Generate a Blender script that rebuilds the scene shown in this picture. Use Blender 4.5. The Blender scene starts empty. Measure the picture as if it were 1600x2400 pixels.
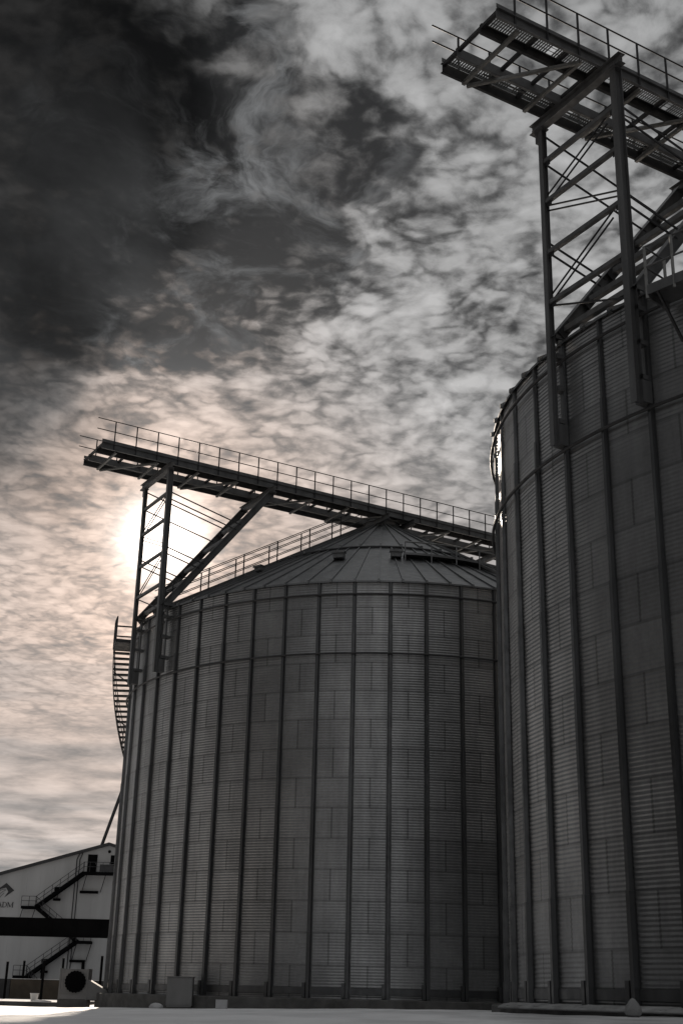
import bpy, math, random
from mathutils import Vector, Matrix
random.seed(7)
PI = math.pi
sc = bpy.context.scene
COL = sc.collection

# ------------------------------------------------------------------ helpers
class MB:
    """collects shapes and links them as ONE mesh object"""
    def __init__(s): s.v = []; s.f = []; s.sm = []
    def add(s, vs, fs, smooth=False):
        o = len(s.v); s.v += [tuple(v) for v in vs]
        s.f += [tuple(i + o for i in f) for f in fs]; s.sm += [smooth] * len(fs)
        return s
    def box(s, x0, x1, y0, y1, z0, z1):
        return s.add([(x0,y0,z0),(x1,y0,z0),(x1,y1,z0),(x0,y1,z0),(x0,y0,z1),(x1,y0,z1),(x1,y1,z1),(x0,y1,z1)],
                     [(0,3,2,1),(4,5,6,7),(0,1,5,4),(1,2,6,5),(2,3,7,6),(3,0,4,7)])
    def frame(s, p0, p1, up=(0,0,1)):
        a = (Vector(p1) - Vector(p0)); L = a.length; a.normalize()
        u = Vector(up); u = u - a * u.dot(a)
        if u.length < 1e-4: u = Vector((1,0,0)); u = u - a * u.dot(a)
        u.normalize(); w = a.cross(u)
        return a, u, w, L
    def bar(s, p0, p1, h, w, up=(0,0,1), du=0, dw=0):
        """box section bar, h along up, w sideways"""
        a, u, x, L = s.frame(p0, p1, up)
        p0 = Vector(p0) + u*du + x*dw; p1 = Vector(p1) + u*du + x*dw
        vs = []
        for p in (p0, p1):
            for su, sx in ((-1,-1),(1,-1),(1,1),(-1,1)): vs.append(p + u*(su*h/2) + x*(sx*w/2))
        return s.add(vs, [(0,1,2,3),(7,6,5,4),(0,4,5,1),(1,5,6,2),(2,6,7,3),(3,7,4,0)])
    def ibeam(s, p0, p1, h, w, up=(0,0,1), t=.016):
        s.bar(p0, p1, t, w, up, du=h/2 - t/2); s.bar(p0, p1, t, w, up, du=-h/2 + t/2)
        return s.bar(p0, p1, h - 2*t, t*.8, up)
    def channel(s, p0, p1, h, w, side, up=(0,0,1), t=.014):
        """C section, flanges pointing to side (+1/-1)"""
        s.bar(p0, p1, t, w, up, du=h/2 - t/2, dw=side*w/2); s.bar(p0, p1, t, w, up, du=-h/2 + t/2, dw=side*w/2)
        return s.bar(p0, p1, h - 2*t, t, up)
    def angle(s, p0, p1, a, up=(0,0,1), t=.012):
        s.bar(p0, p1, t, a, up, du=-a/2); return s.bar(p0, p1, a, t, up, dw=a/2)
    def tube(s, p0, p1, r, n=8, r1=None):
        a, u, x, L = s.frame(p0, p1); r1 = r if r1 is None else r1; vs = []
        for p, q in ((Vector(p0), r), (Vector(p1), r1)):
            for i in range(n):
                c = 2*PI*i/n; vs.append(p + u*(q*math.cos(c)) + x*(q*math.sin(c)))
        s.add(vs, [(i, (i+1) % n, n + (i+1) % n, n + i) for i in range(n)], True)
        return s.add([vs[i] for i in range(2*n)], [tuple(reversed(range(n))), tuple(range(n, 2*n))])
    def path(s, pts, r, n=8, closed=False):
        m = len(pts); vs = []
        for i, p in enumerate(pts):
            p = Vector(p)
            a = Vector(pts[(i+1) % m] if (closed or i < m-1) else pts[i]) - Vector(pts[i-1] if (closed or i > 0) else pts[i])
            a.normalize(); u = Vector((0,0,1)) - a*a.z
            if u.length < .05: u = Vector((1,0,0)) - a*a.x
            u.normalize(); x = a.cross(u)
            for k in range(n):
                c = 2*PI*k/n; vs.append(p + u*(r*math.cos(c)) + x*(r*math.sin(c)))
        fs = []
        for i in range(m if closed else m-1):
            j = (i+1) % m
            for k in range(n): fs.append((i*n+k, i*n+(k+1) % n, j*n+(k+1) % n, j*n+k))
        return s.add(vs, fs, True)
    def lathe(s, prof, n=104, smooth=True, t0=0, t1=2*PI):
        full = abs(t1 - t0 - 2*PI) < 1e-6; m = n if full else n+1; vs = []
        for r, z in prof:
            for i in range(m):
                c = t0 + (t1-t0)*i/n; vs.append((r*math.cos(c), r*math.sin(c), z))
        fs = []
        for j in range(len(prof)-1):
            for i in range(n):
                k = (i+1) % m; fs.append((j*m+i, j*m+k, (j+1)*m+k, (j+1)*m+i))
        return s.add(vs, fs, smooth)
    def build(s, name, mat, parent=None):
        me = bpy.data.meshes.new(name); me.from_pydata(s.v, [], s.f); me.update()
        me.polygons.foreach_set('use_smooth', s.sm)
        me.materials.append(mat)
        o = bpy.data.objects.new(name, me); COL.objects.link(o)
        if parent: o.parent = parent
        return o

def tag(o, label=None, cat=None, group=None, kind=None):
    if label: o['label'] = label
    if cat: o['category'] = cat
    if group: o['group'] = group
    if kind: o['kind'] = kind
    return o
def empty(name, loc=(0,0,0), rz=0, label=None, cat=None, group=None):
    o = bpy.data.objects.new(name, None); COL.objects.link(o)
    o.location = loc; o.rotation_euler = (0,0,rz); o.empty_display_size = .3
    return tag(o, label, cat, group)
def kids(o): return [c for c in bpy.data.objects if c.parent is o]
def copy_tree(o, parent=None):
    c = o.copy(); COL.objects.link(c)
    if parent: c.parent = parent
    for ch in kids(o): copy_tree(ch, c)
    return c

# ------------------------------------------------------------------ node helper
class NT:
    def __init__(s, tree): s.t = tree; s.n = tree.nodes; s.l = tree.links
    def new(s, typ, **kw):
        n = s.n.new(typ)
        for k, v in kw.items(): setattr(n, k, v)
        return n
    def put(s, sock, v):
        if isinstance(v, bpy.types.NodeSocket): s.l.new(v, sock)
        else: sock.default_value = v
    def m(s, op, a, b=None, c=None, clamp=False):
        n = s.new('ShaderNodeMath', operation=op, use_clamp=clamp); s.put(n.inputs[0], a)
        if b is not None: s.put(n.inputs[1], b)
        if c is not None: s.put(n.inputs[2], c)
        return n.outputs[0]
    def vm(s, op, a, b=None, out=0):
        n = s.new('ShaderNodeVectorMath', operation=op); s.put(n.inputs[0], a)
        if b is not None:
            s.put(n.inputs['Scale'] if op == 'SCALE' else n.inputs[1], b)
        return n.outputs['Value' if op in ('DOT_PRODUCT','LENGTH','DISTANCE') else 'Vector']
    def ramp(s, x, a, b, lo=0., hi=1., smooth=True):
        n = s.new('ShaderNodeMapRange', interpolation_type='SMOOTHSTEP' if smooth else 'LINEAR', clamp=True)
        s.put(n.inputs[0], x); s.put(n.inputs[1], a); s.put(n.inputs[2], b); s.put(n.inputs[3], lo); s.put(n.inputs[4], hi)
        return n.outputs[0]
    def noise(s, vec, scale, detail=4, rough=.5, dist=0., dim='3D', w=0, out=0):
        n = s.new('ShaderNodeTexNoise', noise_dimensions=dim)
        s.put(n.inputs['Vector'], vec); n.inputs['Scale'].default_value = scale; n.inputs['Detail'].default_value = detail
        n.inputs['Roughness'].default_value = rough; n.inputs['Distortion'].default_value = dist
        if dim == '4D': n.inputs['W'].default_value = w
        return n.outputs[out]
    def mix(s, f, a, b):
        n = s.new('ShaderNodeMix', data_type='RGBA', clamp_factor=True)
        s.put(n.inputs[0], f); s.put(n.inputs[6], a); s.put(n.inputs[7], b); return n.outputs[2]
    def sep(s, v):
        n = s.new('ShaderNodeSeparateXYZ'); s.put(n.inputs[0], v); return n.outputs
    def comb(s, x, y, z):
        n = s.new('ShaderNodeCombineXYZ'); s.put(n.inputs[0], x); s.put(n.inputs[1], y); s.put(n.inputs[2], z); return n.outputs[0]

def mat(name, col, rough=.6, metal=0., var=.15, scale=3., bump=0., bscale=40., streak=False, spec=.5):
    m = bpy.data.materials.new(name); m.use_nodes = True; t = NT(m.node_tree)
    b = m.node_tree.nodes['Principled BSDF']
    co = t.new('ShaderNodeTexCoord').outputs['Object']
    v = t.vm('MULTIPLY', co, (1,1,.12)) if streak else co
    nz = t.noise(v, scale, 6, .6)
    f = t.ramp(nz, .3, .7, 1-var, 1+var)
    t.put(b.inputs['Base Color'], t.vm('SCALE', (*col,), f))
    t.put(b.inputs['Roughness'], t.ramp(t.noise(co, scale*2.3, 4, .6), .3, .7, max(.05, rough-.1), min(1, rough+.1)))
    b.inputs['Metallic'].default_value = metal
    b.inputs['Specular IOR Level'].default_value = spec
    if bump:
        n = t.new('ShaderNodeBump'); n.inputs['Strength'].default_value = bump; n.inputs['Distance'].default_value = .03
        t.put(n.inputs['Height'], t.noise(co, bscale, 5, .6)); t.put(b.inputs['Normal'], n.outputs[0])
    return m

# ------------------------------------------------------------------ dimensions (metres)
R, RP, NB = 11.814, 1.1176, 52          # bin radius, height of a wall ring, number of wall posts
HW = 14*RP                              # wall height
TAN = math.tan(math.radians(30))
C1 = Vector((2.062, 59.988, 0)); C2 = Vector((16.283, 33.081, 0))
PH1, PH2 = -1.9359, -2.9649
PSI = math.radians(30.63)               # direction of the walkways
DB = 2*PI/NB

# ------------------------------------------------------------------ materials
def wall_material():
    m = bpy.data.materials.new('galvanised_sheet'); m.use_nodes = True; t = NT(m.node_tree)
    b = m.node_tree.nodes['Principled BSDF']
    co = t.new('ShaderNodeTexCoord').outputs['Object']; x, y, z = t.sep(co)
    th = t.m('ARCTAN2', y, x)
    ring = t.m('FLOOR', t.m('DIVIDE', z, RP))
    par = t.m('MODULO', t.m('ADD', ring, 40.), 2.)
    u = t.m('SUBTRACT', t.m('DIVIDE', th, 2*DB), t.m('MULTIPLY_ADD', par, .5, .25))   # a sheet spans two bays, joints staggered
    uu = t.m('ADD', u, 60.)
    sheet = t.m('FLOOR', uu); fr = t.m('FRACT', uu)
    wn = t.new('ShaderNodeTexWhiteNoise', noise_dimensions='3D'); t.put(wn.inputs[0], t.comb(sheet, ring, 3.7))
    rnd = wn.outputs[0]
    seam = t.m('SUBTRACT', 1., t.ramp(t.m('ABSOLUTE', t.m('SUBTRACT', fr, .5)), .486, .493))   # 1 away from the sheet ends
    fz = t.m('FRACT', t.m('ADD', t.m('DIVIDE', z, RP), 10.))
    joint = t.ramp(t.m('ABSOLUTE', t.m('SUBTRACT', fz, .5)), .455, .475)
    dirt = t.noise(t.vm('MULTIPLY', co, (1.2,1.2,.10)), 1.6, 7, .65)
    blot = t.noise(co, .55, 5, .6)
    spang = t.noise(co, 9., 3, .5)
    val = t.m('MULTIPLY', t.ramp(rnd, 0, 1, .93, 1.07, False), t.ramp(dirt, .3, .72, 1.08, .86))
    val = t.m('MULTIPLY', val, t.ramp(blot, .3, .7, .86, 1.14))
    val = t.m('MULTIPLY', val, t.ramp(spang, .3, .7, .95, 1.05))
    val = t.m('MULTIPLY', val, t.ramp(seam, 0, 1, .6, 1., False))
    val = t.m('MULTIPLY', val, t.ramp(joint, 0, 1, 1., .74, False))
    t.put(b.inputs['Base Color'], t.vm('SCALE', WALLC, val))
    t.put(b.inputs['Roughness'], t.m('ADD', t.ramp(rnd, 0, 1, .34, .39, False), t.ramp(dirt, .3, .7, 0., .08)))
    b.inputs['Metallic'].default_value = .85
    return m
WALLC = (.30, .302, .305)
M = {}
M['wall'] = wall_material()
M['post'] = mat('galvanised_post', (.115,.117,.12), .42, .8, .2, 2., streak=True)
M['roof'] = mat('roof_sheet', (.19,.193,.197), .42, .75, .12, 1.2)
M['ring'] = mat('weathered_pipe', (.05,.05,.052), .6, .4, .2, 2.)
M['steel'] = mat('dull_structural_steel', (.15,.152,.155), .52, .6, .22, 3., streak=True)
M['steel_light'] = mat('pale_galvanised_angle', (.20,.20,.195), .45, .6, .18, 4.)
M['girder'] = mat('grey_girder', (.17,.172,.175), .5, .6, .2, 2.5)
M['inner'] = mat('shade_darkened_girder', (.05,.05,.052), .6, .3, .2, 2.5)  # same steel, shade under the grating put into the colour
M['dark'] = mat('dark_steel', (.045,.045,.048), .55, .4, .2, 3.)
M['grating'] = mat('steel_grating', (.3,.3,.29), .45, .7, .15, 4.)
M['concrete'] = mat('concrete', (.10,.098,.095), .9, 0, .3, 1.5, .5, 18)
M['white_wall'] = mat('white_cladding', (.44,.44,.44), .7, 0, .12, .35, streak=True)
M['black'] = mat('black_cladding', (.004,.004,.0045), .9, 0, .2, .4, spec=.08)
M['logo'] = mat('dark_sign_paint', (.03,.03,.032), .6, 0, .05)
M['wallblock'] = mat('brown_barrier', (.06,.048,.035), .85, 0, .3, .8, .4, 12)
M['wallblock2'] = mat('dark_barrier', (.04,.04,.042), .85, 0, .3, .8, .4, 12)
M['snow_cap'] = mat('settled_snow', (.8,.8,.81), .85, 0, .04, 3., .5, 14)
M['fan'] = mat('fan_housing', (.2,.2,.2), .5, .3, .1, 2.)
M['cabinet'] = mat('grey_cabinet', (.22,.22,.22), .55, .2, .12, 1.6, streak=True)
M['shaded_snow'] = mat('shade_tinted_snow', (.30,.30,.30), .9, 0, .25, 2., .6, 12)  # snow colour lowered to carry the shade at the nearest bin's foot
M['old_snow'] = mat('crusted_snow', (.52,.52,.53), .9, 0, .12, 4., .7, 16)
M['plastic'] = mat('white_plastic', (.72,.72,.7), .5, 0, .06)

# ------------------------------------------------------------------ grain bin
def bin_wall():
    SUB, CP = 7, 4
    rows = 14*11*SUB + 1; n = NB*CP
    rnd = random.Random(3)
    tilt = {}
    vs = []; fs = []
    for j in range(rows):
        z = HW*j/(rows-1); ring = min(13, int(z/RP + 1e-6)); zc = (ring + .5)*RP
        base = .0066*math.cos(2*PI*z/.1016)
        for i in range(n):
            th = 2*PI*i/n
            sh = int(math.floor((i/CP)/2 - (.5*(ring % 2) + .25)))
            k = (ring, sh % 26)
            if k not in tilt: tilt[k] = (rnd.uniform(-.0016,.0016), rnd.uniform(-.0015,.0015))
            a, c = tilt[k]
            r = R + base + a*(z-zc) + c + .003*math.sin(th*9 + z*1.3) * math.sin(z*.9 + th*5)
            vs.append((r*math.cos(th), r*math.sin(th), z))
    for j in range(rows-1):
        for i in range(n):
            k = (i+1) % n; fs.append((j*n+i, j*n+k, (j+1)*n+k, (j+1)*n+i))
    return MB().add(vs, fs, True)

def bin_post():
    m = MB()
    def hat(z0, z1, w, wt, d, fl):
        pr = [(R+.008, -w/2-fl), (R+.014, -w/2-fl), (R+.014, -w/2), (R+d, -wt/2), (R+d, wt/2), (R+.014, w/2), (R+.014, w/2+fl), (R+.008, w/2+fl)]
        k = len(pr); v = [(x, y, z0) for x, y in pr] + [(x, y, z1) for x, y in pr]
        m.add(v, [(i, i+1, k+i+1, k+i) for i in range(k-1)] + [tuple(reversed(range(k))), tuple(range(k, 2*k))])
    hat(12.05*RP, HW - .02, .10, .07, .075, .035)
    hat(8*RP, 12.05*RP - .004, .115, .085, .10, .035)
    hat(2.02*RP, 8*RP - .004, .125, .095, .115, .04)
    hat(0, 2.02*RP - .004, .135, .105, .135, .045)
    m.box(R+.02, R+.15, -.20, -.085, .02, .52)               # anchor bracket at the foot
    for k in range(28):
        z = .3 + k*RP/2
        m.box(R+.02, R+.032, -.093, -.08, z, z+.03); m.box(R+.02, R+.032, .08, .093, z, z+.03)
    return m

def bin_roof():
    m = MB()
    zr = lambda r: HW + .03 + (R - r)*TAN
    r0, r1, r2 = R + .10, 5.75, .80
    # eave lip, lower tier, step, upper tier
    m.lathe([(r0, zr(r0)-.07), (r0, zr(r0))], 156, False)
    m.lathe([(r0, zr(r0)), (r1-.1, zr(r1-.1))], 78, False)
    m.lathe([(r1+.06, zr(r1+.06)+.02), (r1+.06, zr(r1+.06)+.07)], 78, False)
    m.lathe([(r1+.06, zr(r1+.06)+.07), (r2, zr(r2)+.07)], 39, False)
    for i in range(78):
        c = 2*PI*i/78; d = Vector((math.cos(c), math.sin(c), 0))
        p0 = d*r0 + Vector((0,0,zr(r0)+.03)); p1 = d*(r1+.02) + Vector((0,0,zr(r1+.02)+.03))
        m.bar(p0, p1, .075, .045)
        q = d*(r0+.0) + Vector((0,0,zr(r0)-.02)); m.bar(q - d*.05, q + d*.07, .11, .09)
    for i in range(39):
        c = 2*PI*i/39; d = Vector((math.cos(c), math.sin(c), 0))
        p0 = d*(r1+.06) + Vector((0,0,zr(r1+.06)+.10)); p1 = d*r2 + Vector((0,0,zr(r2)+.10))
        m.bar(p0, p1, .075, .05)
        q = d*(r1+.09) + Vector((0,0,zr(r1)+.07)); m.bar(q - d*.06, q + d*.06, .13, .10)
    return m

def roof_vent():
    m = MB(); m.box(-.32,.32,-.3,.3,-.25,.28); m.box(-.4,.4,-.38,.38,.30,.36); m.box(-.4,.4,-.40,-.34,.12,.30); m.box(-.3,.3,-.36,.3,-.3,-.25)
    return m

def make_bin(loc, rz, label):
    root = empty('grain_bin', loc, rz, label, 'grain bin', 'corrugated steel grain bins')
    w = bin_wall().build('wall', M['wall'], root)
    pm = bin_post().build('stiffener', M['post'], root)
    for i in range(1, NB):
        c = pm.copy(); COL.objects.link(c); c.parent = root; c.rotation_euler = (0,0,i*DB)
    for z in (15.03, 12.62):
        MB().path([((R+.15)*math.cos(2*PI*i/156), (R+.15)*math.sin(2*PI*i/156), z) for i in range(156)], .042, 8, True).build('wind_ring', M['ring'], root)
    rf = bin_roof().build('roof', M['roof'], root)
    z = HW + .03 + (R-.8)*TAN
    MB().lathe([(.86, z-.05), (.86, z+.30), (.92, z+.30), (.92, z+.36), (.0, z+.42)], 40, False).build('cap', M['roof'], rf)
    zr = HW + .10 + (R-5.95)*TAN
    MB().path([(5.95*math.cos(2*PI*i/117), 5.95*math.sin(2*PI*i/117), zr) for i in range(117)], .055, 8, True).build('roof_ring', M['dark'], root)
    MB().lathe([(R+.02, .14), (R+.035, .14), (R+.035, .36), (R+.02, .36)], 156, False).build('base_band', M['post'], root)
    MB().lathe([(R-.3, .0), (R+.42, -.01), (R+.45, -.04), (R+.45, -1.4)], 156, False).build('foundation', M['concrete'], root)
    return root

bin1 = make_bin(C1, PH1, 'large corrugated grain bin in the middle with its whole ribbed cone roof showing')
def vent_on(parent, r, wd, s=1.):
    """wd is a world direction (degrees) seen from the bin axis"""
    c = math.radians(wd) - parent.rotation_euler.z
    o = roof_vent().build('roof_vent', M['steel'], parent)
    o.location = (r*math.cos(c), r*math.sin(c), HW + .24 + (R-r)*TAN); o.rotation_euler = (0,0,c + PI/2); o.scale = (s*.72,s*.6,s*.5)
    return o
bin2 = copy_tree(bin1); bin2.location = C2; bin2.rotation_euler = (0,0,PH2)
bin2['label'] = 'nearest grain bin, cut off by the right edge, tall dark corrugated wall'
vent_on(bin1, 8.2, -105); vent_on(bin1, 8.1, -87.5); vent_on(bin1, 8.6, -131, .8)

# ------------------------------------------------------------------ walkway on top, local x along the walkway, local -y towards the camera side
def P(s, n, z): return (s, -n, z)
HALF, BIN_, ZG = 1.12, .47, 22.30                # outer and inner girder offset, girder bottom height
ZD = ZG + .32                                    # deck
S0, S1 = -15.5, 16.5
def make_catwalk(loc, label, s1):
    root = empty('roof_catwalk', loc, PSI, label, 'catwalk', 'elevated catwalks over the grain bins')
    for n, sd in ((HALF, -1), (BIN_, -1), (-BIN_, 1), (-HALF, 1)):
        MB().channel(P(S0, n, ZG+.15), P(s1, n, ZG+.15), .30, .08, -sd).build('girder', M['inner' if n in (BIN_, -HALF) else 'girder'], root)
    for n in (HALF+.02, -HALF-.02):
        MB().bar(P(S0, n, ZD+.075), P(s1, n, ZD+.075), .13, .008).build('toe_board', M['girder'], root)
    for a in (1, -1):
        g = MB(); s = S0 + .04
        while s < s1 - .05:
            if (s - S0) % 2.0 > .16: g.bar(P(s, a*(BIN_+.05), ZD-.005), P(s, a*(HALF-.03), ZD-.005), .03, .030)
            s += .075
        for q in range(5):
            n = a*(BIN_+.09 + q*.125); g.bar(P(S0+.03, n, ZD-.025), P(s1-.03, n, ZD-.025), .02, .008)
        g.build('grating', M['grating'], root)
    k = 0; s = S0 + .06
    while s < s1:
        MB().bar(P(s, -HALF+.02, ZG+.235), P(s, HALF-.02, ZG+.235), .09, .09).build('crossmember', M['dark'], root)
        s += 1.0 if k % 3 else 1.35; k += 1
    # pale bottom bracing
    s = -14.8; k = 0
    while s < s1 - .2:
        if abs(abs(s) - 12.3) > .35 and abs(abs(s) - 7.1) > .3 and abs(s) > 1.3:
            MB().angle(P(s, -HALF-.06, ZG-.03), P(s, HALF, ZG-.03), .09).build('brace', M['steel_light'], root)
        if k % 2 == 0 and s + 2 < s1:
            a, b = (-HALF, HALF)
            MB().angle(P(s+.1, a-.04, ZG-.075), P(s+1.95, b-.05, ZG-.075), .08).build('brace', M['steel_light'], root)
        s += 2.0; k += 1
    for n in (-BIN_-.12,):
        MB().tube(P(S0+1, n-.1, ZG+.06), P(s1, n-.1, ZG+.06), .025).build('conduit', M['steel_light'], root)
    for n in (HALF+.045, -HALF-.045):
        h = MB()
        for dz in (1.07, .56): h.tube(P(S0-.28, n, ZD+dz), P(s1+.1, n, ZD+dz), .022)
        rail = h.build('handrail', M['dark'], root)
        i = 0; s = S0 + .55
        while s < s1:
            if i == 0:
                p0 = MB().bar(P(s, n, ZG+.03), P(s, n, ZD+1.07), .045, .040, up=(1,0,0)).build('rail_post', M['dark'], rail); x0 = s
            else:
                p = p0.copy(); COL.objects.link(p); p.parent = rail; p.location = (s - x0, 0, 0)
            s += 1.02; i += 1
    for s in (-.75, .75):      # seats on the roof cap
        m = MB().ibeam(P(s, -1.55, ZG-.14), P(s, 1.55, ZG-.14), .27, .18)
        for n in (.55, -.55): m.bar(P(s*.85, n, 21.75), P(s, n, ZG-.27), .14, .14, up=(1,0,0))
        m.build('saddle_beam', M['steel'], root)
    return root

n_ = Vector((math.sin(PSI), -math.cos(PSI), 0)); e_ = Vector((math.cos(PSI), math.sin(PSI), 0))
cat1 = make_catwalk(C1 + n_*.25, 'long catwalk with handrails crossing above the middle bin, sun glowing under its left end', S1)
cat2 = make_catwalk(C2 - n_*.12, 'catwalk with handrails high at the top right, seen from below above the nearest bin', S1)

# ------------------------------------------------------------------ support tower: two columns on the bin wall, two raking struts
SC, NC, ST = -12.22, 1.43, -7.1
def make_tower(loc, rz, label, group='catwalk support towers'):
    root = empty('catwalk_tower', loc, rz, label, 'support tower', group)
    ZH = ZG - .30
    for n in (NC, -NC):
        c = MB().ibeam(P(SC, n, 12.72), P(SC, n, ZH+.02), .24 if n > 0 else .17, .20 if n > 0 else .15, up=(1,0,0), t=.02)
        c.build('column', M['steel'], root)
        b = MB()
        for z in (13.4, 14.3, 15.2, 15.75): b.box(SC+.10, SC+.62, -n-.10, -n+.10, z-.06, z+.06)
        b.box(SC+.06, SC+.34, -n-.13, -n+.13, 12.75, 13.3); b.box(SC+.30, SC+.36, -n-.07, -n+.07, 12.9, 15.8)
        b.build('wall_bracket', M['steel'], root)
        MB().ibeam(P(SC+.12, n, 15.62), P(ST, n, ZH+.05), .30, .24, t=.018).build('strut', M['steel'], root)
    for s in (SC-.06, ST):
        m = MB().ibeam(P(s, -NC-.32, ZH+.14), P(s, NC+.32, ZH+.14), .29, .22, t=.02)
        for n in (NC, -NC): m.box(s-.16, s+.16, -n-.16, -n+.16, ZH-.03, ZH)
        m.build('header_beam', M['steel'], root)
    for z in (16.0, 17.15, 18.3, 19.45, 20.6):
        s = SC + .12 + (z - 15.62)*(ST - SC - .12)/(ZH + .05 - 15.62)
        MB().angle(P(s, -NC+.1, z), P(s, NC-.1, z), .15).build('crossbeam', M['steel'], root)
        for n in (NC, -NC): MB().bar(P(s-.16, n - .13*n/NC, z-.22), P(s+.16, n - .13*n/NC, z+.20), .26, .014).build('gusset', M['dark'], root)
    MB().bar(P(SC-.02, -NC-.20, ZH-.16), P(SC-.02, -NC-.11, ZH-.16), .34, .10).build('gusset', M['steel'], root)
    for z in (20.95, 19.70, 18.15, 16.68):
        MB().angle(P(SC, -NC+.08, z), P(SC, NC-.08, z), .11).build('crossbeam', M['steel'], root)
        for n in (NC-.17, -NC+.17): MB().box(SC-.012, SC+.004, -n-.10, -n+.10, z-.17, z+.06).build('gusset', M['dark'], root)
    def rods(p0, p1, off):
        for o in (0, off):
            a, b = Vector(p0), Vector(p1); w = Vector((0,0,o))
            MB().bar(a + w, b + w, .04, .03).build('brace_rod', M['dark'], root)
    d = NC - .06
    rods(P(SC+.06, -d, 19.95), P(SC+.06, .98, 20.92), -.22)
    rods(P(SC+.06, -d, 19.62), P(SC+.06, d, 18.50), -.16)
    rods(P(SC+.06, -d, 16.95), P(SC+.06, .98, 18.12), -.20)
    MB().bar(P(SC+.06, -d, 16.62), P(SC+.06, d, 15.5), .045, .035).build('brace_rod', M['dark'], root)
    zs = lambda s: 15.62 + (s - SC - .12)*(ZH + .05 - 15.62)/(ST - SC - .12)
    def side(n, z0, slope=-.235):
        s = SC
        while s < ST and zs(s) < z0 + slope*(s - SC): s += .02
        MB().bar(P(SC+.1, n, z0), P(s, n, zs(s)), .05, .035).build('brace_rod', M['dark'], root)
    for z0 in (20.95, 20.62, 18.35, 18.05): side(NC, z0)
    for z0 in (21.85, 20.95, 18.5, 18.2): side(-NC, z0)
    return root
tow1 = make_tower(C1 + n_*.05, PSI, 'two-legged steel tower on the left shoulder of the middle bin, in front of the sun')
tow2 = copy_tree(tow1); tow2.location = C2 + e_*.13; tow2['label'] = 'two-legged lattice tower bolted to the nearest bin, holding up the top right catwalk'
tow3 = copy_tree(tow1); tow3.rotation_euler = (0,0,PSI+PI); tow3['label'] = 'steel tower under the right end of the long catwalk, mostly hidden behind the nearest bin'

# ------------------------------------------------------------------ roof stairs with double handrails (local x runs up the roof)
def make_roof_stair(loc, label):
    root = empty('roof_stair', loc, PSI, label, 'roof stair')
    zr = lambda s: HW + .12 + (R + s)*TAN
    s0, s1 = -R + .05, -1.6
    for n in (.42, -.42):
        MB().bar(P(s0, n, zr(s0)+.04), P(s1, n, zr(s1)+.04), .16, .04).build('stringer', M['steel'], root)
        h = MB()
        for dz in (1.08, .78, .42): h.tube(P(s0, n, zr(s0)+dz), P(s1, n, zr(s1)+dz), .020)
        rail = h.build('handrail', M['dark'], root)
        for i in range(6):
            s = s0 + .5 + i*1.72
            MB().bar(P(s, n, zr(s)), P(s, n, zr(s)+1.08), .05, .04, up=(1,0,0)).build('rail_post', M['dark'], rail)
    t = MB()
    for i in range(48):
        s = s0 + .1 + i*(s1-s0-.2)/47; t.bar(P(s, -.40, zr(s)+.06), P(s, .40, zr(s)+.06), .03, .17)
    t.build('tread', M['grating'], root)
    return root
rs1 = make_roof_stair(C1, 'handrailed stair climbing the left slope of the middle bin roof')

# curved maintenance walk with rails on the right side of the middle roof
def make_roof_walk():
    root = empty('roof_walk', (C1.x, C1.y, 0), 0, 'narrow curved walk with a low rail on the right roof slope of the middle bin', 'roof walk')
    zr = lambda r: HW + .12 + (R - r)*TAN
    arc = lambda r, z, a0, a1, k=24: [(r*math.cos(math.radians(a0+(a1-a0)*i/k)), r*math.sin(math.radians(a0+(a1-a0)*i/k)), z) for i in range(k+1)]
    r = 8.0; z = zr(r) + .16
    m = MB()
    pa, pb = arc(r+.33, z-.05, -85, -38), arc(r-.33, z, -85, -38)
    for i in range(24): m.add([pa[i], pa[i+1], pb[i+1], pb[i], tuple(Vector(pa[i])-Vector((0,0,.10))), tuple(Vector(pa[i+1])-Vector((0,0,.10))), tuple(Vector(pb[i+1])-Vector((0,0,.10))), tuple(Vector(pb[i])-Vector((0,0,.10)))], [(0,1,2,3),(7,6,5,4),(0,4,5,1),(2,6,7,3)])
    m.build('deck', M['roof'], root)
    MB().path(arc(r+.35, z+.42, -85, -38), .035).build('handrail', M['steel_light'], root)
    m = MB()
    for a in range(-85, -37, 8):
        c = math.radians(a); m.bar(((r+.35)*math.cos(c), (r+.35)*math.sin(c), z-.5), ((r+.35)*math.cos(c), (r+.35)*math.sin(c), z+.42), .05, .05, up=(1,0,0))
    m.build('rail_post', M['steel'], root)
    for a in (-60.5, -57.5):
        c = math.radians(a); d = Vector((math.cos(c), math.sin(c), 0))
        MB().bar(d*(r+.3) + Vector((0,0,zr(r+.3)+.14)), d*(R+.05) + Vector((0,0,zr(R+.05)+.14)), .12, .05).build('ladder_stringer', M['steel_light'], root)
make_roof_walk()

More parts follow.
